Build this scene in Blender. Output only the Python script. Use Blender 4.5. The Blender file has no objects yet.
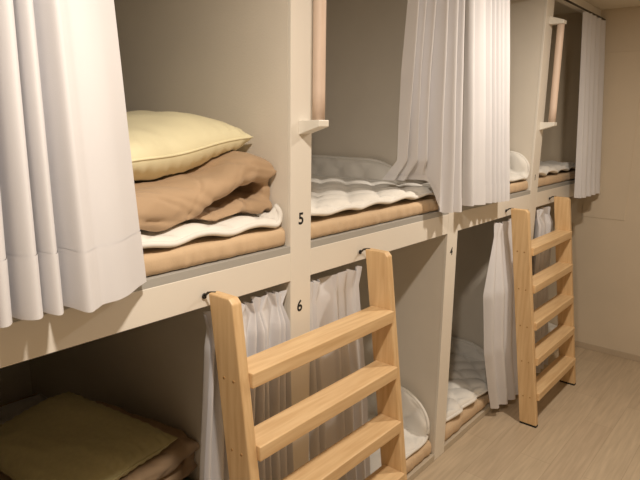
import bpy, bmesh, math, random
from mathutils import Vector, Matrix, noise

C = bpy.context.scene.collection
PI = math.pi

# ------------------------------------------------------------------ materials
def mat(name, color, rough=0.6, var=0.0, vscale=6.0, bump=0.0, bscale=200.0, sheen=0.0, metal=0.0, transl=0.0, spec=0.4, stretch=(1, 1, 1)):
    m = bpy.data.materials.new(name); m.use_nodes = True
    nt = m.node_tree; N = nt.nodes; L = nt.links
    b = N['Principled BSDF']; out = N['Material Output']
    b.inputs['Roughness'].default_value = rough
    b.inputs['Metallic'].default_value = metal
    b.inputs['Specular IOR Level'].default_value = spec
    b.inputs['Sheen Weight'].default_value = sheen
    tc = N.new('ShaderNodeTexCoord'); mp = N.new('ShaderNodeMapping')
    mp.inputs['Scale'].default_value = stretch
    L.new(tc.outputs['Object'], mp.inputs['Vector'])
    n1 = N.new('ShaderNodeTexNoise'); n1.inputs['Scale'].default_value = vscale; n1.inputs['Detail'].default_value = 4
    L.new(mp.outputs['Vector'], n1.inputs['Vector'])
    r = N.new('ShaderNodeValToRGB')
    lo = [max(0, c * (1 - var)) for c in color]; hi = [min(1, c * (1 + var)) for c in color]
    r.color_ramp.elements[0].position = .3; r.color_ramp.elements[1].position = .7
    r.color_ramp.elements[0].color = (*lo, 1); r.color_ramp.elements[1].color = (*hi, 1)
    L.new(n1.outputs['Fac'], r.inputs['Fac']); L.new(r.outputs['Color'], b.inputs['Base Color'])
    if bump:
        n2 = N.new('ShaderNodeTexNoise'); n2.inputs['Scale'].default_value = bscale; n2.inputs['Detail'].default_value = 3
        L.new(mp.outputs['Vector'], n2.inputs['Vector'])
        bp = N.new('ShaderNodeBump'); bp.inputs['Strength'].default_value = bump; bp.inputs['Distance'].default_value = .003
        L.new(n2.outputs['Fac'], bp.inputs['Height']); L.new(bp.outputs['Normal'], b.inputs['Normal'])
    if transl:
        t = N.new('ShaderNodeBsdfTranslucent'); L.new(r.outputs['Color'], t.inputs['Color'])
        mx = N.new('ShaderNodeMixShader'); mx.inputs['Fac'].default_value = transl
        L.new(b.outputs['BSDF'], mx.inputs[1]); L.new(t.outputs['BSDF'], mx.inputs[2]); L.new(mx.outputs['Shader'], out.inputs['Surface'])
    return m

def wood_mat(name, c1, c2, axis, scale=6.0, rough=0.45):
    """pine grain: noise stretched along the board"""
    m = bpy.data.materials.new(name); m.use_nodes = True
    nt = m.node_tree; N = nt.nodes; L = nt.links; b = N['Principled BSDF']
    b.inputs['Roughness'].default_value = rough
    tc = N.new('ShaderNodeTexCoord'); mp = N.new('ShaderNodeMapping')
    s = [9.0, 9.0, 9.0]; s['xyz'.index(axis)] = .7
    mp.inputs['Scale'].default_value = s
    L.new(tc.outputs['Object'], mp.inputs['Vector'])
    n1 = N.new('ShaderNodeTexNoise'); n1.inputs['Scale'].default_value = scale; n1.inputs['Detail'].default_value = 5; n1.inputs['Distortion'].default_value = .4
    L.new(mp.outputs['Vector'], n1.inputs['Vector'])
    r = N.new('ShaderNodeValToRGB'); r.color_ramp.elements[0].position = .3; r.color_ramp.elements[1].position = .72
    r.color_ramp.elements[0].color = (*c1, 1); r.color_ramp.elements[1].color = (*c2, 1)
    L.new(n1.outputs['Fac'], r.inputs['Fac']); L.new(r.outputs['Color'], b.inputs['Base Color'])
    return m

def floor_mat():
    m = bpy.data.materials.new('laminate_floor'); m.use_nodes = True
    nt = m.node_tree; N = nt.nodes; L = nt.links; b = N['Principled BSDF']
    b.inputs['Roughness'].default_value = .42; b.inputs['Specular IOR Level'].default_value = .35
    tc = N.new('ShaderNodeTexCoord')
    br = N.new('ShaderNodeTexBrick'); br.offset = .37
    br.inputs['Scale'].default_value = 1.0; br.inputs['Brick Width'].default_value = .9; br.inputs['Row Height'].default_value = .15
    br.inputs['Mortar Size'].default_value = .0016; br.inputs['Mortar Smooth'].default_value = .2; br.inputs['Bias'].default_value = 0
    br.inputs['Color1'].default_value = (.54, .435, .315, 1); br.inputs['Color2'].default_value = (.58, .475, .345, 1)
    br.inputs['Mortar'].default_value = (.47, .375, .27, 1)
    L.new(tc.outputs['Object'], br.inputs['Vector'])
    mp = N.new('ShaderNodeMapping'); mp.inputs['Scale'].default_value = (1.6, 22, 1)
    L.new(tc.outputs['Object'], mp.inputs['Vector'])
    n = N.new('ShaderNodeTexNoise'); n.inputs['Scale'].default_value = 2.5; n.inputs['Detail'].default_value = 6; n.inputs['Distortion'].default_value = .3
    L.new(mp.outputs['Vector'], n.inputs['Vector'])
    r = N.new('ShaderNodeValToRGB'); r.color_ramp.elements[0].position = .3; r.color_ramp.elements[1].position = .7
    r.color_ramp.elements[0].color = (.86, .85, .83, 1); r.color_ramp.elements[1].color = (1.07, 1.07, 1.07, 1)
    L.new(n.outputs['Fac'], r.inputs['Fac'])
    mx = N.new('ShaderNodeMix'); mx.data_type = 'RGBA'; mx.blend_type = 'MULTIPLY'; mx.inputs['Factor'].default_value = 1
    L.new(br.outputs['Color'], mx.inputs['A']); L.new(r.outputs['Color'], mx.inputs['B'])
    L.new(mx.outputs['Result'], b.inputs['Base Color'])
    return m

M = dict(
    frame=mat('cream_laminate', (.82, .775, .70), .5, .02, 3, .05, 300),
    ledge=mat('grey_ledge', (.42, .41, .385), .5, .03, 3),
    panel=mat('partition_wallpaper', (.78, .725, .64), .85, .03, 4, .25, 220),
    wall=mat('plain_wallpaper', (.68, .585, .455), .85, .03, 3, .25, 220),
    ceil=mat('ceiling_paint', (.80, .73, .60), .8, .02, 3, .1, 200),
    kick=mat('beige_kick_board', (.56, .49, .39), .5, .03, 6),
    base=mat('beige_skirting', (.52, .43, .32), .5, .03, 6),
    floor=floor_mat(),
    cloth=mat('white_curtain_cloth', (.77, .765, .795), .9, .02, 5, .12, 500, .15, transl=.12),
    mattress=mat('tan_futon_cloth', (.63, .465, .30), .9, .05, 5, .25, 260, .1),
    pad=mat('white_quilt_cloth', (.84, .82, .78), .9, .02, 6, .12, 300, .15),
    duvet=mat('brown_duvet_cloth', (.48, .335, .21), .85, .05, 5, .15, 320, .15),
    pillow=mat('cream_yellow_pillow_cloth', (.88, .82, .56), .85, .03, 5, .12, 320, .15),
    green=mat('pale_olive_pillow_cloth', (.63, .57, .31), .9, .05, 60, .2, 320, .1),
    dark=mat('dark_metal', (.05, .045, .04), .35, .05, 8, metal=.8),
    rubber=mat('black_rubber', (.012, .012, .012), .7, .05, 8),
    ink=mat('black_ink', (.01, .01, .01), .6, .02, 8),
    pinez=wood_mat('pine_upright', (.64, .42, .21), (.79, .57, .32), 'z'),
    pinex=wood_mat('pine_tread', (.66, .44, .225), (.82, .60, .345), 'x'),
    plug=mat('pine_plug', (.46, .26, .10), .5, .05, 30),
    bar=mat('pale_beech_bar', (.76, .60, .49), .5, .06, 12, stretch=(6, 6, .6)),
    bracket=mat('white_plastic', (.82, .79, .72), .4, .01, 8),
)

# ------------------------------------------------------------------ helpers
def mesh(name, verts, faces, m, parent=None, smooth=False):
    me = bpy.data.meshes.new(name)
    me.from_pydata([tuple(v) for v in verts], [], faces); me.update()
    bm = bmesh.new(); bm.from_mesh(me); bmesh.ops.recalc_face_normals(bm, faces=bm.faces); bm.to_mesh(me); bm.free()
    if smooth:
        for p in me.polygons: p.use_smooth = True
    o = bpy.data.objects.new(name, me); C.objects.link(o)
    me.materials.append(m)
    if parent: o.parent = parent
    return o

def tag(o, label, cat, group=None, kind=None):
    o['label'] = label; o['category'] = cat
    if group: o['group'] = group
    if kind: o['kind'] = kind
    return o

def empty(name, loc, label, cat, group=None, rotz=0):
    o = bpy.data.objects.new(name, None); o.empty_display_size = .05; C.objects.link(o)
    o.location = loc; o.rotation_euler = (0, 0, rotz)
    return tag(o, label, cat, group)

def box(name, a, b, m, parent=None, bev=0.0, kind=None, off=(0, 0, 0)):
    bm = bmesh.new()
    bmesh.ops.create_cube(bm, size=1)
    for v in bm.verts:
        for i in range(3):
            v.co[i] = (a[i] + b[i]) / 2 + v.co[i] * (b[i] - a[i]) - off[i]
    if bev: bmesh.ops.bevel(bm, geom=list(bm.edges), offset=bev, segments=2, affect='EDGES', profile=.5)
    me = bpy.data.meshes.new(name); bm.to_mesh(me); bm.free(); me.materials.append(m)
    o = bpy.data.objects.new(name, me); C.objects.link(o)
    if parent: o.parent = parent
    if kind: o['kind'] = kind
    return o

def prism(name, poly, axis, a, b, m, parent=None, bev=0.0):
    """polygon in the two other axes, extruded along axis from a to b"""
    k = 'xyz'.index(axis); n = len(poly); vs = []
    for t in (a, b):
        for (p, q) in poly:
            w = [p, q]; w.insert(k, t); vs.append(w)
    fs = [tuple(range(n)), tuple(range(2 * n - 1, n - 1, -1))] + [(i, (i + 1) % n, n + (i + 1) % n, n + i) for i in range(n)]
    o = mesh(name, vs, fs, m, parent)
    if bev:
        bm = bmesh.new(); bm.from_mesh(o.data)
        bmesh.ops.bevel(bm, geom=list(bm.edges), offset=bev, segments=2, affect='EDGES', profile=.5)
        bm.to_mesh(o.data); bm.free()
    return o

def tube(name, pts, r, m, parent=None, n=10, closed=False):
    pts = [Vector(p) for p in pts]; vs = []; fs = []
    k = len(pts)
    ref = Vector((0, 0, 1))
    for i, p in enumerate(pts):
        if closed: t = pts[(i + 1) % k] - pts[i - 1]
        else: t = pts[min(i + 1, k - 1)] - pts[max(i - 1, 0)]
        t.normalize()
        u = t.cross(ref)
        if u.length < .1: u = t.cross(Vector((1, 0, 0)))
        u.normalize(); v = u.cross(t)
        for j in range(n):
            a = 2 * PI * j / n
            vs.append(p + r * (math.cos(a) * u + math.sin(a) * v))
    for i in range(k if closed else k - 1):
        for j in range(n):
            a = i * n + j; b = i * n + (j + 1) % n; i2 = (i + 1) % k
            fs.append((a, b, i2 * n + (j + 1) % n, i2 * n + j))
    if not closed: fs += [tuple(range(n)), tuple(range((k - 1) * n, k * n))]
    return mesh(name, vs, fs, m, parent, True)

def sstep(a, b, x):
    t = min(1, max(0, (x - a) / (b - a))); return t * t * (3 - 2 * t)

def catmull(pts, per):
    out = []
    n = len(pts)
    for i in range(n - 1):
        p0 = pts[max(i - 1, 0)]; p1 = pts[i]; p2 = pts[i + 1]; p3 = pts[min(i + 2, n - 1)]
        for k in range(per):
            t = k / per
            out.append(tuple(.5 * ((2 * p1[j]) + (-p0[j] + p2[j]) * t + (2 * p0[j] - 5 * p1[j] + 4 * p2[j] - p3[j]) * t * t + (-p0[j] + 3 * p1[j] - 3 * p2[j] + p3[j]) * t ** 3) for j in range(len(p1))))
    out.append(tuple(pts[-1]))
    return out

# ------------------------------------------------------------------ key dimensions (metres); x along the row, y into the bunks, z up
ZRT, ZRB = 1.249, 1.155          # front rail top / bottom
ZC = 2.41                        # ceiling
XW = 4.39                        # end wall
POSTS = [(.245, .345), (1.292, 1.389), (2.345, 2.446), (3.355, 3.468)]
BAYS = [(.345, 1.292), (1.389, 2.345), (2.446, 3.355), (3.468, XW)]
YB = 2.05                        # back of the bunks
TH = .035                        # rail thickness
TP = .014                        # post facing thickness
ZB = 1.269                       # top of the bed base

# ------------------------------------------------------------------ setting
box('floor', (-1.3, -1.95, -.06), (XW + .1, YB + .1, 0), M['floor'], kind='structure')
box('ceiling', (-1.3, -1.95, ZC), (XW + .1, YB + .1, ZC + .06), M['ceil'], kind='structure')
box('wall_right', (XW, -1.95, 0), (XW + .1, YB + .1, ZC), M['wall'], kind='structure')
box('wall_left', (-1.4, -1.95, 0), (-1.3, YB + .1, ZC), M['wall'], kind='structure')
box('wall_front', (-1.4, -2.05, 0), (XW + .1, -1.95, ZC), M['wall'], kind='structure')
box('wall_back', (-1.3, YB, 0), (XW, YB + .1, ZC), M['panel'], kind='structure')
box('baseboard_right', (XW - .008, -1.95, 0), (XW, -.001, .043), M['base'], bev=.002, kind='structure')
# flush inspection panel on the end wall, with a shadow gap round it
t1 = box('trim_1', (XW - .004, -.300, .992), (XW, -.016, 2.128), M['wall'], bev=.0012, kind='structure')
t1['label'] = 'flush cream panel on the end wall right of the far curtain'
box('trim_2', (XW - .002, -1.95, 2.134), (XW, -.016, 2.40), M['wall'], bev=.0008, kind='structure')

# ------------------------------------------------------------------ the built-in bunk unit
bunk = empty('bunk_bed', (1.34, 0, 0), 'cream built-in two-tier capsule bunk bed unit along the left side of the corridor', 'bunk bed')
BO = (1.34, 0, 0)
def bbox(name, a, b, m, bev=0.0, parent=None): return box(name, a, b, m, parent or bunk, bev, off=BO)
for (a, b) in POSTS:
    p = bbox('post', (a, 0, 0), (b, TP, ZC), M['frame'], .002)
    bbox('partition', (a, TP, 0), (b, YB, ZC), M['panel'])
for (a, b) in BAYS:
    bbox('front_rail', (a, 0, ZRB), (b, TH, ZRT - .003), M['frame'], .0015)
    bbox('bed_platform', (a, TH, ZRT - .05), (b, YB, ZB), M['panel'])
    bbox('bed_base_edge', (a, .001, ZRT - .003), (b, TH, ZB), M['ledge'], .001)
    bbox('header_rail', (a, 0, 2.35), (b, TH, ZC), M['frame'], .0015)
    bbox('kick_board', (a, 0, 0), (b, TH, .034), M['kick'], .0015)
    bbox('floor_platform', (a, TH, 0), (b, YB, .03), M['panel'])

def numeral(ch, x, zc, size=.052, sx=1.0):
    cu = bpy.data.curves.new('n', 'FONT'); cu.body = ch; cu.size = size; cu.extrude = 0; cu.bevel_depth = .0013; cu.bevel_resolution = 1; cu.align_x = 'CENTER'
    o = bpy.data.objects.new('n', cu); C.objects.link(o)
    dg = bpy.context.evaluated_depsgraph_get(); dg.update()
    me = bpy.data.meshes.new_from_object(o.evaluated_get(dg)); bpy.data.objects.remove(o)
    zs = [v.co.y for v in me.vertices]; mid = (min(zs) + max(zs)) / 2
    for v in me.vertices:
        v.co = Vector((x + v.co.x * sx - BO[0], -.0004 - v.co.z * .3, zc + v.co.y - mid))
    me.materials.clear(); me.materials.append(M['ink']); me.name = 'number'
    q = bpy.data.objects.new('number', me); C.objects.link(q); q.parent = bunk
    q['label'] = 'black numeral %s on the post' % ch
numeral('5', 1.340, 1.352); numeral('6', 1.335, 1.063); numeral('4', 2.392, 1.066, .050); numeral('1', 3.407, 1.34, .045)

def grab(x, z0, z1):
    g = bpy.data.objects.new('grab_handle', None); C.objects.link(g); g.parent = bunk
    g['label'] = 'vertical wooden grab handle on white brackets'
    for z, s in ((z0, 1), (z1, -1)):
        # tapering bracket: deep at the post, thin at its tip
        poly = [(-.082, z - .008 * s), (-.082, z + .012 * s), (0, z + .010 * s), (0, z - .034 * s)]
        br = prism('bracket', [(p[0], p[1]) for p in poly], 'x', x - .024 - BO[0], x + .024 - BO[0], M['bracket'], g, .0025)
    tube('bar', [(x - BO[0], -.060, z0 + .008 + (z1 - z0 - .016) * i / 6) for i in range(7)], .0195, M['bar'], g, 20)
grab(1.350, 1.648, 2.215)
grab(3.428, 1.648, 2.205)

# ------------------------------------------------------------------ ladders
def ladder(x0, W, label):
    """x0 = outer face of the left stile"""
    t = empty('ladder', (x0, -.2, 0), label, 'ladder', 'pine bunk ladders')
    ox, oy = x0, -.2
    ST, DP = .033, .094          # stile thickness, depth, outer width
    H = 1.204
    yb = lambda z: -.030 - .150 * (1 - z / H)      # back edge of the stile
    for k in (0, 1):
        a = 0 if k == 0 else W - ST
        vs = []; n = 0
        # side profile with a chamfered nose at the top front
        prof = [(yb(.010) - oy, .010), (yb(H) - oy, H), (yb(H) - DP + .012 - oy, H), (yb(H - .012) - DP - oy, H - .014), (yb(.010) - DP - oy, .010)]
        s = prism('stile', prof, 'x', a, a + ST, M['pinez'], t, .0035)
        prism('rubber_foot', [(yb(0) - .001 - oy, 0), (yb(.012) - .001 - oy, .012), (yb(.012) - DP + .001 - oy, .012), (yb(0) - DP + .001 - oy, 0)], 'x', a + .001, a + ST - .001, M['rubber'], s)
        for zr in RUNGS:
            for dy in (-.028, -.066):
                c = Vector((a if k == 0 else a + ST, yb(zr - .022) + dy - oy, zr - .022))
                d = -.0008 if k == 0 else .0008
                tube('screw_plug', [c, c + Vector((d, 0, 0))], .0042, M['plug'], s, 8)
        # hook that hangs the stile on the rail
        hx = a + .010
        pts = [(hx - .002, -.002 - oy, 1.188), (hx - .002, -.010 - oy, 1.192), (hx - .002, -.018 - oy, 1.200), (hx, -.030 - oy, 1.203), (hx + .008, -.040 - oy, 1.203)]
        h = tube('hook', pts, .0035, M['dark'], t, 8)
        ring = [(hx - .002 + .006 * math.cos(q * PI / 6), -.004 - oy, 1.188 + .006 * math.sin(q * PI / 6)) for q in range(12)]
        tube('eye_plate', ring, .0026, M['dark'], h, 6, True)
    for zr in RUNGS:
        yf = yb(zr) - DP - .014 - oy; yk = yb(zr) - .014 - oy
        prism('rung', [(yk, zr), (yf, zr), (yf, zr - .044), (yk, zr - .044)], 'x', ST - .0, W - ST + .0, M['pinex'], t, .003)
    return t
RUNGS = [1.000, .795, .590, .390, .190]
ladder(.936, .751, 'near pine ladder leaning on the rail below the numeral 5 post')
ladder(2.992, .720, 'far pine ladder leaning on the rail next to the end wall')

# ------------------------------------------------------------------ curtains
def folds(x0, x1, y, n, amp, seed, jx=.25, ja=.35):
    """plan control points of n folds between x0 and x1"""
    R = random.Random(seed); pts = []
    for i in range(2 * n + 1):
        u = i / (2 * n)
        x = x0 + (x1 - x0) * u + (R.uniform(-jx, jx) * (x1 - x0) / (2 * n) if 0 < i < 2 * n else 0)
        a = amp * (1 + R.uniform(-ja, ja))
        pts.append((x, y + (a if i % 2 else -a)))
    return pts

def curtain(name, levels, label, group, hem=.10, per=7, rows=34, seed=1, wob=.004, zhem=None, m=None):
    """levels: list of (z or list of z, plan points) from top to bottom, same number of plan points each"""
    lv = []
    for z, pts in levels:
        zz = z if isinstance(z, (list, tuple)) else [z] * len(pts)
        lv.append(catmull([(p[0], p[1], q) for p, q in zip(pts, zz)], per))
    nc = len(lv[0]); grid = []
    for r in range(rows + 1):
        f = r / rows * (len(lv) - 1); i = min(int(f), len(lv) - 2); t = f - i
        t2 = t if len(lv) == 2 else t
        row = []
        for c in range(nc):
            a, b = lv[i][c], lv[i + 1][c]
            x, y, z = (a[k] + (b[k] - a[k]) * t2 for k in range(3))
            w = wob * (r / rows) ** .7
            q = Vector((x * 9, z * 2.2, seed * 7.3))
            row.append((x + w * noise.noise(q), y + w * noise.noise(q + Vector((31, 5, 2))), z))
        grid.append(row)
    zt = lv[0][0][2]
    cx = sum(p[0] for p in grid[0]) / nc; cy = sum(p[1] for p in grid[0]) / nc
    zb = min(p[2] for p in grid[-1])
    o = empty(name, (cx, cy, zb), label, 'curtain', group)
    rh = rows - max(2, round(hem / ((zt - zb) / rows)))
    def part(nm, r0, r1, thick, mm):
        vs = [(p[0] - cx, p[1] - cy, p[2] - zb) for r in range(r0, r1 + 1) for p in grid[r]]
        fs = [(r * nc + c, r * nc + c + 1, (r + 1) * nc + c + 1, (r + 1) * nc + c) for r in range(r1 - r0) for c in range(nc - 1)]
        q = mesh(nm, vs, fs, mm, o, True)
        s = q.modifiers.new('s', 'SOLIDIFY'); s.thickness = thick; s.offset = 0; s.use_rim = False
        return q
    part('cloth', 0, rh, .002, M['cloth'])
    part('hem', rh, rows, .0052, M['cloth'])
    return o

# upper curtains (hang from a rod under the header, lean out over the rail)
ZU = 2.335
def lerp_top(pt, dx): return [(p[0] + dx(p), p[1]) for p in pt]
b0 = [(.285, -.035), (.33, -.105), (.372, -.03), (.395, -.10), (.418, -.085), (.430, -.025), (.440, -.082), (.460, -.105), (.477, -.082), (.484, -.028), (.490, -.078), (.505, -.102), (.522, -.076), (.530, -.026), (.544, -.072), (.562, -.108), (.582, -.100), (.606, -.084), (.645, -.080), (.682, -.066), (.718, -.044), (.752, -.024)]
b_top = [(.36 + (p[0] - .285) * .70, -.032 + (p[1] + .06) * .42) for p in b0]
zb = [1.276] * 11 + [1.272] * 4 + [1.264, 1.265, 1.266, 1.266, 1.268, 1.272, 1.274]
curtain('curtain', [(ZU, b_top), (zb, b0)], 'broad white curtain nearest the camera, over the left end of the upper pillow bunk', 'white upper bunk curtains', hem=.125, seed=1, wob=.0025)

# curtain gathered at the right of the bare upper bunk: left part tucked inside, right part hanging over the rail
bt = [(1.90, -.03), (1.925, -.055), (1.95, -.01), (1.985, -.05), (2.01, -.005), (2.045, -.055), (2.075, -.01), (2.11, -.06), (2.15, -.012), (2.19, -.06), (2.225, -.02), (2.250, -.055), (2.268, -.03)]
bm_ = [(1.945, .03), (1.965, -.015), (1.985, .05), (2.01, -.02), (2.035, .04), (2.065, -.03), (2.10, .03), (2.135, -.055), (2.165, -.01), (2.205, -.07), (2.235, -.025), (2.262, -.07), (2.286, -.04)]
bn_ = [(2.015, .07), (2.025, .03), (2.04, .075), (2.055, .0), (2.08, .05), (2.10, -.015), (2.128, .025), (2.150, -.050), (2.178, -.025), (2.215, -.075), (2.245, -.035), (2.275, -.074), (2.300, -.05)]
bb = [(2.03, .15), (2.045, .10), (2.065, .14), (2.08, .075), (2.11, .115), (2.135, .045), (2.150, .0), (2.155, -.045), (2.185, -.040), (2.222, -.078), (2.255, -.045), (2.288, -.078), (2.320, -.062)]
zbn = [1.50] * 13
zbb = [1.416, 1.414, 1.416, 1.414, 1.414, 1.416, 1.402, 1.310, 1.280, 1.278, 1.274, 1.272, 1.270]
curtain('curtain', [(ZU, bt), (1.85, bm_), (zbn, bn_), (zbb, bb)], 'white curtain bunched with its lower left tucked onto the bare quilted bed', 'white upper bunk curtains', hem=.09, rows=44, seed=2, wob=.010)

ct = [(2.335, -.010), (2.342, -.030), (2.362, -.040), (2.390, -.018), (2.420, -.040), (2.450, -.046), (2.485, -.020), (2.515, -.046), (2.540, -.018), (2.560, -.046), (2.580, -.018), (2.600, -.048), (2.620, -.020), (2.642, -.048), (2.664, -.020), (2.690, -.048), (2.715, -.024), (2.738, -.036)]
cb = [(2.412, -.016), (2.414, -.050), (2.432, -.074), (2.462, -.052), (2.500, -.070), (2.545, -.080), (2.585, -.050), (2.620, -.078), (2.645, -.048), (2.670, -.080), (2.692, -.050), (2.718, -.082), (2.742, -.052), (2.768, -.082), (2.790, -.054), (2.818, -.084), (2.845, -.058), (2.872, -.068)]
curtain('curtain', [(ZU, ct), ([1.284 - .0011 * i for i in range(18)], cb)], 'white pleated curtain hanging right of the bunched one, before the rolled quilt', 'white upper bunk curtains', hem=.10, seed=3)

dt = [(3.92, -.022), (3.95, -.045), (3.975, -.01), (4.02, -.05), (4.06, -.015), (4.11, -.05), (4.16, -.01), (4.22, -.05), (4.27, -.02), (4.33, -.05), (4.355, -.03)]
db = [(3.945, -.078), (3.955, -.118), (3.96, -.085), (4.01, -.13), (4.06, -.09), (4.11, -.135), (4.16, -.09), (4.21, -.135), (4.26, -.095), (4.32, -.135), (4.35, -.115)]
curtain('curtain', [(ZU - .005, dt), (1.175, db)], 'white curtain hanging in the corner against the end wall', 'white upper bunk curtains', hem=.08, seed=4)

# lower curtains: gathered on a rod just under the rail, flaring over the kick board
def lower(x0, x1, n, seed, label, dxb=(0, 0), yb=-.034, zb=.045, ybl=None):
    R = random.Random(seed)
    top = folds(x0, x1, .014, n, .013, seed, .2, .2)
    dx = (x1 - x0) / (2 * n); pin = []
    for i, (px, py) in enumerate(top):
        c = x0 + dx * (6 * ((i + 1) // 6) + 1.5)                     # pleats gathered three by three
        pin.append((min(x1, max(x0, px + (c - px) * .55)), .012 + (py - .014) * .7))
    mid = folds(x0 + dxb[0] * .6, x1 + dxb[1] * .6, -.006, n, .018, seed + 1, .3, .4)
    bot = folds(x0 + dxb[0], x1 + dxb[1], yb, n, .024, seed + 2, .3, .4)
    ts = [1.128 + R.uniform(-.008, .008) for _ in top]
    return curtain('curtain', [(ts, top), (1.085, pin), (1.03, [(a[0] * .6 + b[0] * .4, b[1]) for a, b in zip(pin, mid)]), (.62, mid), (zb, bot)], label, 'white lower bunk curtains', hem=.09, rows=45, seed=seed, wob=.006)
lower(.950, 1.280, 11, 11, 'white lower curtain gathered behind the near ladder, left of the numeral 6', (-.075, -.01))
GL = 'white lower bunk curtains'
# two bunches with a gap showing the bunk between them
x_t = [1.398, 1.410, 1.424, 1.440, 1.452, 1.462, 1.490, 1.525, 1.540, 1.560, 1.585, 1.610, 1.640, 1.668, 1.690]
y_t = [.030, .005, .026, .002, .022, .028, .044, .030, .004, .020, .000, .016, -.002, .020, .006]
x_p = [1.398, 1.408, 1.420, 1.432, 1.440, 1.450, 1.487, 1.532, 1.544, 1.562, 1.584, 1.606, 1.632, 1.660, 1.680]
x_b = [1.400, 1.416, 1.436, 1.456, 1.474, 1.490, 1.520, 1.555, 1.572, 1.596, 1.622, 1.650, 1.680, 1.712, 1.735]
y_b = [-.010, -.052, -.014, -.055, -.024, -.018, -.012, -.018, -.052, -.020, -.060, -.024, -.062, -.030, -.048]
curtain('curtain', [([1.13, 1.125, 1.128, 1.12, 1.126, 1.12, 1.115, 1.12, 1.128, 1.124, 1.132, 1.13, 1.122, 1.130, 1.126], list(zip(x_t, y_t))), (1.055, list(zip(x_p, [.4 * a + .01 for a in y_t]))), (.60, [((a + b) / 2, (c + d) / 2) for a, b, c, d in zip(x_p, x_b, y_t, y_b)]), (.045, list(zip(x_b, y_b)))],
        'white lower curtain behind the near ladder, right of the numeral 6', GL, hem=.09, rows=45, seed=14, wob=.006)
# pinched at the top, bellying out to the left, then falling over the kick board
xt = [2.915, 2.935, 2.960, 2.985, 3.020, 3.060, 3.110, 3.170, 3.240, 3.320]
yt = [.024, .000, .024, .002, .022, .000, .022, .000, .022, .004]
xp = [2.905, 2.922, 2.945, 2.972, 3.010, 3.050, 3.100, 3.160, 3.235, 3.320]
xm = [2.812, 2.840, 2.890, 2.930, 2.985, 3.035, 3.090, 3.150, 3.230, 3.310]
ym = [.010, -.036, -.010, -.056, -.022, -.062, -.026, -.060, -.020, -.040]
xb = [2.935, 2.965, 3.010, 3.050, 3.085, 3.135, 3.180, 3.225, 3.275, 3.330]
yb_ = [-.030, -.062, -.048, -.084, -.058, -.090, -.062, -.092, -.060, -.070]
curtain('curtain', [([1.132, 1.128, 1.13, 1.118, 1.122, 1.126, 1.128, 1.13, 1.128, 1.13], list(zip(xt, yt))), (1.055, list(zip(xp, [.35 * a + .005 for a in yt]))), (.75, list(zip(xm, ym))), (.42, [(a * .8 + b * .2, c * .6 + d * .4) for a, b, c, d in zip(xm, xb, ym, yb_)]), (.058, list(zip(xb, yb_)))],
        'white lower curtain spilling out left of the far ladder', GL, hem=.09, rows=52, seed=17, wob=.005)
lower(3.480, 3.740, 4, 20, 'white lower curtain seen between the uprights of the far ladder', (.0, .05))

# curtain rods
for i, (a, b) in enumerate(BAYS):
    where = ['above the bunk with pillow and brown duvet', 'above the bare quilted bunk', 'above the bunk with the rolled quilt', 'above the last bunk by the end wall'][i]
    r = tube('curtain_rod', [(a + (b - a) * k / 4 - (a + b) / 2, 0, 0) for k in range(5)], .006, M['dark'], None, 8)
    r.location = ((a + b) / 2, -.030, 2.343)
    tag(r, 'dark upper curtain rod ' + where, 'curtain rod', 'curtain rods')
    where = ['behind the near ladder left of the numeral 6', 'right of the numeral 6', 'right of the numeral 4', 'behind the far ladder by the end wall'][i]
    r = tube('curtain_rod', [(a + (b - a) * k / 4 - (a + b) / 2, 0, 0) for k in range(5)], .003, M['dark'], None, 8)
    r.location = ((a + b) / 2, .018, 1.150)
    tag(r, 'dark lower curtain rod ' + where, 'curtain rod', 'curtain rods')

# ------------------------------------------------------------------ bedding
def puff(name, nx, ny, fx, m, parent=None, off=(0, 0, 0)):
    """fx(u,v) with u,v in [-1,1] -> (x, y, mid, half); closed cushion"""
    vs = []; fs = []
    for s in (1, -1):
        for j in range(ny + 1):
            for i in range(nx + 1):
                u = math.sin(PI / 2 * (-1 + 2 * i / nx)); v = math.sin(PI / 2 * (-1 + 2 * j / ny))
                x, y, c, h = fx(u, v)
                vs.append((x - off[0], y - off[1], c + s * h - off[2]))
    K = (nx + 1) * (ny + 1)
    for j in range(ny):
        for i in range(nx):
            a = j * (nx + 1) + i
            fs.append((a, a + 1, a + nx + 2, a + nx + 1)); fs.append((K + a, K + a + nx + 1, K + a + nx + 2, K + a + 1))
    o = mesh(name, vs, fs, m, parent, True)
    bm = bmesh.new(); bm.from_mesh(o.data); bmesh.ops.remove_doubles(bm, verts=bm.verts, dist=1e-4)
    bmesh.ops.recalc_face_normals(bm, faces=bm.faces); bm.to_mesh(o.data); bm.free()
    for p in o.data.polygons: p.use_smooth = True
    return o

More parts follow.
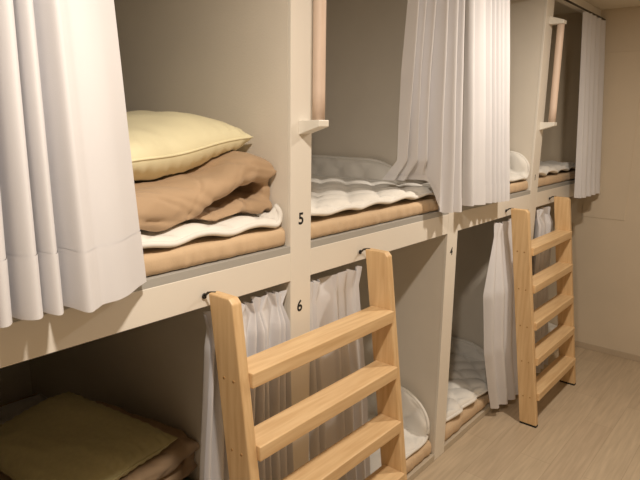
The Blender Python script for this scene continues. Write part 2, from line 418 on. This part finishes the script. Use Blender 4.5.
def mattress(x0, x1, z0, z1, label, y0=.007, y1=1.98, seed=0):
    z0 += .0012
    """tan futon mattress with a soft wrinkled front"""
    cx = (x0 + x1) / 2; o = (cx, y0, z0)
    bm = bmesh.new(); W = x1 - x0; nx = 120
    ringp = []                                            # outline in (y,z), rounded front
    h = z1 - z0; r = h * .33
    prof = [(y1, z0), (y0 + r, z0)] + [(y0 + r - r * math.sin(a), z0 + r - r * math.cos(a)) for a in (PI / 6, PI / 3, PI / 2)] + [(y0 + r - r * math.cos(a), z1 - r + r * math.sin(a)) for a in (0, PI / 6, PI / 3, PI / 2)] + [(y0 + .15, z1), (y1, z1)]
    vs = []; n = len(prof)
    for i in range(nx + 1):
        u = -1 + 2 * i / nx; x = cx + u * W / 2
        e = max(0, abs(u) - (1 - .018 / W * 2)) / (.018 / W * 2)
        for (y, z) in prof:
            front = 1 - sstep(y0, y0 + .05, y)
            y2 = y + front * (.010 * e * e + .005 * noise.noise(Vector((x * 26 + z * 12, z * 7, seed))) + .004 * noise.noise(Vector((x * 70 - z * 20, z * 4, seed))))
            vs.append((x - o[0], y2 - o[1], z - o[2]))
    fs = [(i * n + k, i * n + (k + 1) % n, (i + 1) * n + (k + 1) % n, (i + 1) * n + k) for i in range(nx) for k in range(n)]
    fs += [tuple(range(n)), tuple(range(nx * n, nx * n + n))]
    q = mesh('mattress', vs, fs, M['mattress'], None, True); q.location = o
    return tag(q, label, 'mattress', 'tan mattresses')

def pad(x0, x1, y0, y1, z, label, climb=0.0, wallx=None, climbf=None, rad=(.05, .05), t0=.026, qx=.19, qy=.15, scal=.006, seed=0, droop=.004, nx=110, ny=80, relief=.008):
    """quilted pad; on the right it may climb the partition at wallx"""
    cx = x0; zoff = z
    top = []; bot = []; mids = []
    Wd = (x1 - x0) + climb
    def outline(u, v):
        # rounded front corners (v=0 is the front): shift of the front edge with u
        s = u * Wd; yy = y0 + v * (y1 - y0)
        fy = 0
        for rr, d in ((rad[0], s), (rad[1], Wd - s)):
            if d < rr: fy = max(fy, rr - math.sqrt(max(0, rr * rr - (rr - d) ** 2)))
        return s, y0 + fy + v * (y1 - y0 - fy)
    bend = .035
    def place(s, y):
        if wallx is None or climb <= 0: return Vector((x0 + s, y, z)), Vector((0, 0, 1))
        flat = (x1 - x0) - bend
        if s <= flat: return Vector((x0 + s, y, z)), Vector((0, 0, 1))
        arc = bend * PI / 2
        k = 1.0 if climbf is None else climbf(y)
        if s <= flat + arc:
            a = (s - flat) / bend * k
            return Vector((x0 + flat + bend * math.sin(a), y, z + bend * (1 - math.cos(a)))), Vector((-math.sin(a), 0, math.cos(a)))
        a = PI / 2 * k; d = s - flat - arc
        return Vector((x0 + flat + bend * math.sin(a) + d * math.cos(a) , y, z + bend * (1 - math.cos(a)) + d * math.sin(a))), Vector((-math.sin(a), 0, math.cos(a)))
    G = []
    for j in range(ny + 1):
        v = (j / ny) ** 1.35
        for i in range(nx + 1):
            u = i / nx
            s, y = outline(u, v)
            p, nrm = place(s, y)
            q = abs(math.sin(PI * (s / qx + y / qy))) * abs(math.sin(PI * (s / qx - y / qy)))
            edge = min(1, 6 * min(u, 1 - u) * Wd / .12, 6 * min(v * (y1 - y0), (1 - v) * (y1 - y0)) / .12)
            th = (t0 * .42 + (t0 * .58 + relief) * q ** .34) * (.25 + .75 * max(0, edge) ** .5)
            fr = 1 - sstep(0, .10, y - y0)
            if wallx: p.x = min(p.x, wallx + .010)
            p = p + nrm * (fr * (scal * math.sin(2 * PI * s / qx + seed) - droop) + .004 * noise.noise(Vector((s * 9, y * 9, seed))) + .004)
            p.y += fr * scal * 1.2 * math.cos(2 * PI * s / qx + seed * 1.7)
            G.append((p, nrm, th))
    o = Vector((x0, y0, z))
    vs = [p + n_ * (t * .75) - o for p, n_, t in G] + [p - n_ * (t * .25) - o for p, n_, t in G]
    K = len(G); R_ = nx + 1; fs = []
    for j in range(ny):
        for i in range(nx):
            a = j * R_ + i
            fs.append((a, a + 1, a + R_ + 1, a + R_)); fs.append((K + a, K + a + R_, K + a + R_ + 1, K + a + 1))
    bd = [i for i in range(R_)] + [j * R_ + nx for j in range(1, ny + 1)] + [ny * R_ + i for i in range(nx - 1, -1, -1)] + [j * R_ for j in range(ny - 1, 0, -1)]
    for k in range(len(bd)):
        a, b = bd[k], bd[(k + 1) % len(bd)]
        fs.append((a, b, K + b, K + a))
    q = mesh('mattress_pad', vs, fs, M['pad'], None, True); q.location = o
    tag(q, label, 'mattress pad', 'white quilted mattress pads')
    pts = [G[i][0] + G[i][1] * G[i][2] * .25 - o for i in bd]
    tube('edge_binding', pts, .0085, M['pad'], q, 8, True)
    return q

ZM = 1.328
mattress(.350, 1.286, ZB, ZM, 'tan mattress under the brown duvet and yellow pillow on the upper bunk', seed=1)
mattress(1.394, 2.340, ZB, ZM - .004, 'tan mattress under the bare quilted pad right of the numeral 5', seed=2)
mattress(2.452, 3.335, ZB, ZM - .002, 'tan mattress under the curled pad of the third upper bunk', seed=3)
mattress(3.474, 4.384, ZB, ZM - .004, 'tan mattress of the last upper bunk by the end wall', seed=4)
mattress(.350, 1.286, .035, .106, 'tan mattress in the dark lower bunk under the olive pillow', y0=.010, seed=5)
mattress(1.394, 2.340, .035, .106, 'tan mattress of the lower bunk behind the near ladder', y0=.010, seed=6)
mattress(2.475, 3.350, .035, .106, 'tan mattress of the lower bunk right of the numeral 4', y0=.010, seed=7)
mattress(3.474, 4.384, .035, .106, 'tan mattress of the lower bunk behind the far ladder', y0=.010, seed=8)

PA = pad(.37, 1.272, .020, 1.9, ZM + .015, 'white quilted pad poking out under the brown duvet, its end curled up', climb=.055, wallx=1.270, climbf=lambda y: 1 - .97 * sstep(.03, .06, y), rad=(.04, .05), seed=.4, scal=.006, droop=.001, t0=.028, relief=.008)
pad(1.403, 2.316, .020, 1.9, ZM + .018, 'bare white quilted pad on the upper bunk right of the numeral 5', climb=.11, wallx=2.316, climbf=lambda y: sstep(.10, .45, y) * .93 + .05, rad=(.03, .05), seed=1.1, scal=.006, droop=.0, t0=.032, relief=.011)
pad(2.465, 3.338, .016, 1.9, ZM + .016, 'white quilted pad with a round corner curled up the partition on the third upper bunk', climb=.125, wallx=3.338, rad=(.04, .11), seed=2, scal=.004)
pad(3.485, 4.372, .020, 1.9, ZM + .018, 'white quilted pad with scalloped front on the last upper bunk by the end wall', climb=0, rad=(.03, .03), seed=.2, scal=.009, droop=.0, qx=.22, t0=.034, relief=.01)
pad(1.405, 2.316, .026, 1.9, .123, 'white quilted pad curled up the partition in the lower bunk behind the near ladder', climb=.21, wallx=2.316, rad=(.05, .19), seed=1, scal=.003, qx=.19, qy=.17)
pad(2.482, 3.322, .026, 1.9, .131, 'white quilted pad with wavy front on the lower bunk right of the numeral 4', climb=.11, wallx=3.322, climbf=lambda y: sstep(.0, .35, y) * .9, rad=(.07, .15), seed=2.4, scal=.014, droop=.0, qx=.17, qy=.17, t0=.036, relief=.016)
pad(3.485, 4.372, .020, 1.9, .123, 'white quilted pad on the lower bunk behind the far ladder', climb=0, rad=(.03, .03), seed=.7)
PL = pad(.37, 1.272, .020, 1.9, .123, 'white quilted pad in the dark lower bunk under the folded duvet', climb=0, rad=(.03, .03), seed=.9)

def pillow(a, b, h, loc, rot, m, label, seed):
    """a, b half sizes, h half height"""
    def fx(u, v):
        x = a * u * (1 - .055 * (1 - v * v)); y = b * v * (1 - .04 * (1 - u * u))
        e = max(0, (1 - abs(u) ** 3.4)) ** .52 * max(0, (1 - abs(v) ** 3.6)) ** .52
        n_ = 1 + .10 * noise.noise(Vector((u * 2.2, v * 2.2, seed)))
        w = .004 * noise.noise(Vector((u * 7 + v * 2, v * 4, seed + 9))) * min(1, 4 * e)
        # puckers running in from the seam
        ed = 1 - max(abs(u), abs(v))
        k = .0035 * math.sin(40 * (u if abs(v) > abs(u) else v)) * math.exp(-((ed - .06) / .06) ** 2)
        return x, y, .003 * (u * u + v * v) + .0045 * math.sin(4.2 * u + 2.6 * v + seed), h * e * n_ + (w + k) * (e > .02)
    o = puff('pillow', 56, 60, fx, m)
    pts = []
    for s in range(160):
        q = s / 40; side = int(q); t = -1 + 2 * (q - side)
        u, v = [(t, -1), (1, t), (-t, 1), (-1, -t)][side]
        x, y, c, hh = fx(u, v); pts.append((x, y, c))
    tube('seam', pts, .0035, m, o, 6, True)
    o.location = loc; o.rotation_euler = rot
    return tag(o, label, 'pillow', 'pillows')

def duvet(slabs, loc, label, seed, wr=.006, voxel=.0075, rotz=0, m=None):
    """union of puffed folds fused into one soft mesh, then wrinkled; slabs: (x0,x1,y0,y1, mid(u), half(u), px)"""
    bmall = bmesh.new()
    for (x0, x1, y0, y1, mid, half, px) in slabs:
        def fx(u, v):
            e = max(0, 1 - abs(u) ** px) ** .5 * max(0, 1 - abs(v) ** 11) ** .5
            s = (u + 1) / 2
            return x0 + (x1 - x0) * s, y0 + (y1 - y0) * (v + 1) / 2, mid(s, v), max(.0005, half(s, v) * e)
        o = puff('tmp', 48, 40, fx, M['duvet'])
        bmall.from_mesh(o.data); me = o.data; bpy.data.objects.remove(o); bpy.data.meshes.remove(me)
    me = bpy.data.meshes.new('duvet'); bmall.to_mesh(me); bmall.free()
    o = bpy.data.objects.new('tmp', me); C.objects.link(o)
    md = o.modifiers.new('r', 'REMESH'); md.mode = 'VOXEL'; md.voxel_size = voxel
    sm = o.modifiers.new('s', 'SMOOTH'); sm.iterations = 2; sm.factor = .5
    dg = bpy.context.evaluated_depsgraph_get(); dg.update()
    m2 = bpy.data.meshes.new_from_object(o.evaluated_get(dg)); bpy.data.objects.remove(o)
    nr = [Vector(v.normal) for v in m2.vertices]; cs = [v.co.copy() for v in m2.vertices]; out = []
    for c, n_ in zip(cs, nr):
        q = Vector((c.x * 7 + c.z * 4, c.y * 5, c.z * 9 - c.x * 5))
        d = (1 - abs(noise.noise(q + Vector((seed, 0, 0)))) * 2.2) * .6 + noise.noise(q * 2.1 + Vector((0, seed, 3))) * .5
        d += .8 * (1 - min(1, abs(noise.noise(Vector((c.x * 5 - c.z * 6 + seed, c.y * 3, c.x * 3 + c.z * 3)))) * 5))
        for k, (fx_, fz_, ph) in enumerate(((4.5, 7.5, 0.0), (8.0, -5.0, 4.0), (3.0, 12.0, 9.0))):     # thin sharp creases
            g = noise.noise(Vector((c.x * fx_ + c.z * fz_ + seed, c.y * 2.5 + ph, (c.z - c.x) * 2.0 + ph)))
            d -= .75 * math.exp(-(g / .055) ** 2)
        out.extend(c + n_ * wr * (d - .3))
    m2.vertices.foreach_set('co', out); m2.update()
    m2.materials.clear(); m2.materials.append(M['duvet']); m2.name = 'duvet'
    for p in m2.polygons: p.use_smooth = True
    q = bpy.data.objects.new('folded_duvet', m2); C.objects.link(q); q.location = loc; q.rotation_euler = (0, 0, rotz)
    return tag(q, label, 'duvet', 'folded brown duvets')

def conform(o, *under, gap=.004, xmax=None):
    """let a soft thing rest on what lies under it: lift its underside just clear of them"""
    from mathutils.bvhtree import BVHTree
    bpy.context.view_layer.update()
    mw = o.matrix_world; mi = mw.inverted()
    trees = []
    for b in under:
        vs = [b.matrix_world @ v.co for v in b.data.vertices]
        trees.append(BVHTree.FromPolygons(vs, [tuple(p.vertices) for p in b.data.polygons]))
    co = []
    for ob in [o] + list(o.children):
        co = []
        for v in ob.data.vertices:
            w = mw @ v.co
            for t in trees:
                h = t.ray_cast(Vector((w.x, w.y, 3.0 if w.z > 1.2 else 1.1)), Vector((0, 0, -1)))
                if h[0] is not None and h[0].z + gap > w.z: w.z = h[0].z + gap
            if xmax and w.x > xmax: w.x = xmax
            co.extend(mi @ w)
        ob.data.vertices.foreach_set('co', co); ob.data.update()

def press(o, over, gap=.004):
    """push a soft thing down clear of what rests on it"""
    from mathutils.bvhtree import BVHTree
    bpy.context.view_layer.update()
    mw = o.matrix_world; mi = mw.inverted(); co = []
    t = BVHTree.FromPolygons([over.matrix_world @ v.co for v in over.data.vertices], [tuple(p.vertices) for p in over.data.polygons])
    for v in o.data.vertices:
        w = mw @ v.co
        h = t.ray_cast(Vector((w.x, w.y, w.z - .25)), Vector((0, 0, 1)))
        if h[0] is not None and w.z > h[0].z - gap and w.z < h[0].z + .05: w.z = h[0].z - gap
        co.extend(mi @ w)
    o.data.vertices.foreach_set('co', co); o.data.update()

def pw(*kn):
    def f(s, v=0):
        for (a, p), (b, q) in zip(kn, kn[1:]):
            if s <= b: return p + (q - p) * sstep(a, b, s)
        return kn[-1][1]
    return f
# local origin of the upper duvet: (x .62, y .09, z 1.345)
ZD = 1.352
DU = duvet([
    (.34, .66, .018, .62, pw((0, .018), (.22, .024), (.5, .034), (.625, .038), (1, .043)), pw((0, .016), (.22, .022), (.5, .033), (.625, .037), (1, .041)), 10),      # lower fold
    (.02, .667, .0, .62, pw((0, .066), (.45, .066), (.60, .102), (.665, .114), (.80, .151), (.873, .162), (1, .150)), pw((0, .060), (.45, .065), (.60, .044), (.665, .037), (.80, .043), (.873, .048), (1, .056)), 10),  # upper fold, drooping left
    (.630, .668, .030, .62, pw((0, .095), (1, .095)), pw((0, .05), (1, .082)), 4),                                               # turn of the fold
], (.622, .046, ZD), 'folded brown duvet under the yellow pillow on the upper bunk', 3.0, wr=.0055, voxel=.006)
conform(DU, PA, gap=.014, xmax=1.2895)
PI1 = pillow(.25, .33, .095, (1.015, .47, 1.572), (.02, -.13, .02), M['pillow'], 'plump pale yellow pillow on the folded brown duvet of the upper bunk', 1.5)
conform(PI1, DU, gap=.004); press(DU, PI1, .007)

DL = duvet([
    (-.21, .60, .0, .66, pw((0, .05), (1, .055)), pw((0, .045), (1, .05)), 12),
    (-.20, .62, .02, .66, pw((0, .13), (1, .15)), pw((0, .042), (1, .048)), 12),
    (-.21, .62, .0, .66, pw((0, .205), (1, .245)), pw((0, .040), (1, .050)), 12),
    (.57, .63, .03, .66, pw((0, .19), (1, .20)), pw((0, .09), (1, .09)), 3),
], (.685, .39, .128), 'folded brown duvet under the olive pillow in the dark lower bunk', 8.0, rotz=.17, wr=.006)
conform(DL, PL, gap=.006, xmax=1.2895)
PI2 = pillow(.235, .33, .072, (.905, .79, .440), (.02, -.07, .15), M['green'], 'olive pillow on the folded duvet in the dark lower bunk', 4.2)
conform(PI2, DL); press(DL, PI2, .006)

# ------------------------------------------------------------------ camera (solved from the photograph's lines)
f_px, yaw, pitch, roll = 572.59, .6963, .2083, .0118
fw = Vector((math.cos(yaw) * math.cos(pitch), math.sin(yaw) * math.cos(pitch), -math.sin(pitch)))
r = Vector((math.sin(yaw), -math.cos(yaw), 0)); u = r.cross(fw)
r2 = math.cos(roll) * r + math.sin(roll) * u; u2 = -math.sin(roll) * r + math.cos(roll) * u
cd = bpy.data.cameras.new('camera'); cam = bpy.data.objects.new('camera', cd); C.objects.link(cam)
mt = Matrix((r2, u2, -fw)).transposed().to_4x4(); mt.translation = (0, -1.2, 1.6627)
cam.matrix_world = mt
cd.sensor_width = 36; cd.lens = f_px / 640 * 36; cd.clip_start = .02
bpy.context.scene.camera = cam

# ------------------------------------------------------------------ lights: two warm ceiling downlights over the corridor
def lamp(x, y, w, size=.05, col=(1, .88, .74)):
    l = bpy.data.lights.new('downlight', 'AREA'); l.shape = 'DISK'; l.size = size * 2; l.energy = w; l.color = col
    o = bpy.data.objects.new('downlight', l); C.objects.link(o); o.location = (x, y, ZC - .012)
lamp(.6, -.8, 22); lamp(2.6, -.72, 19)
wd = bpy.data.worlds.new('world'); bpy.context.scene.world = wd; wd.use_nodes = True
wd.node_tree.nodes['Background'].inputs['Color'].default_value = (.03, .025, .02, 1)

vs = bpy.context.scene.view_settings
vs.view_transform = 'Standard'; vs.look = 'None'; vs.gamma = 1; vs.use_curve_mapping = False; vs.exposure = 0.1
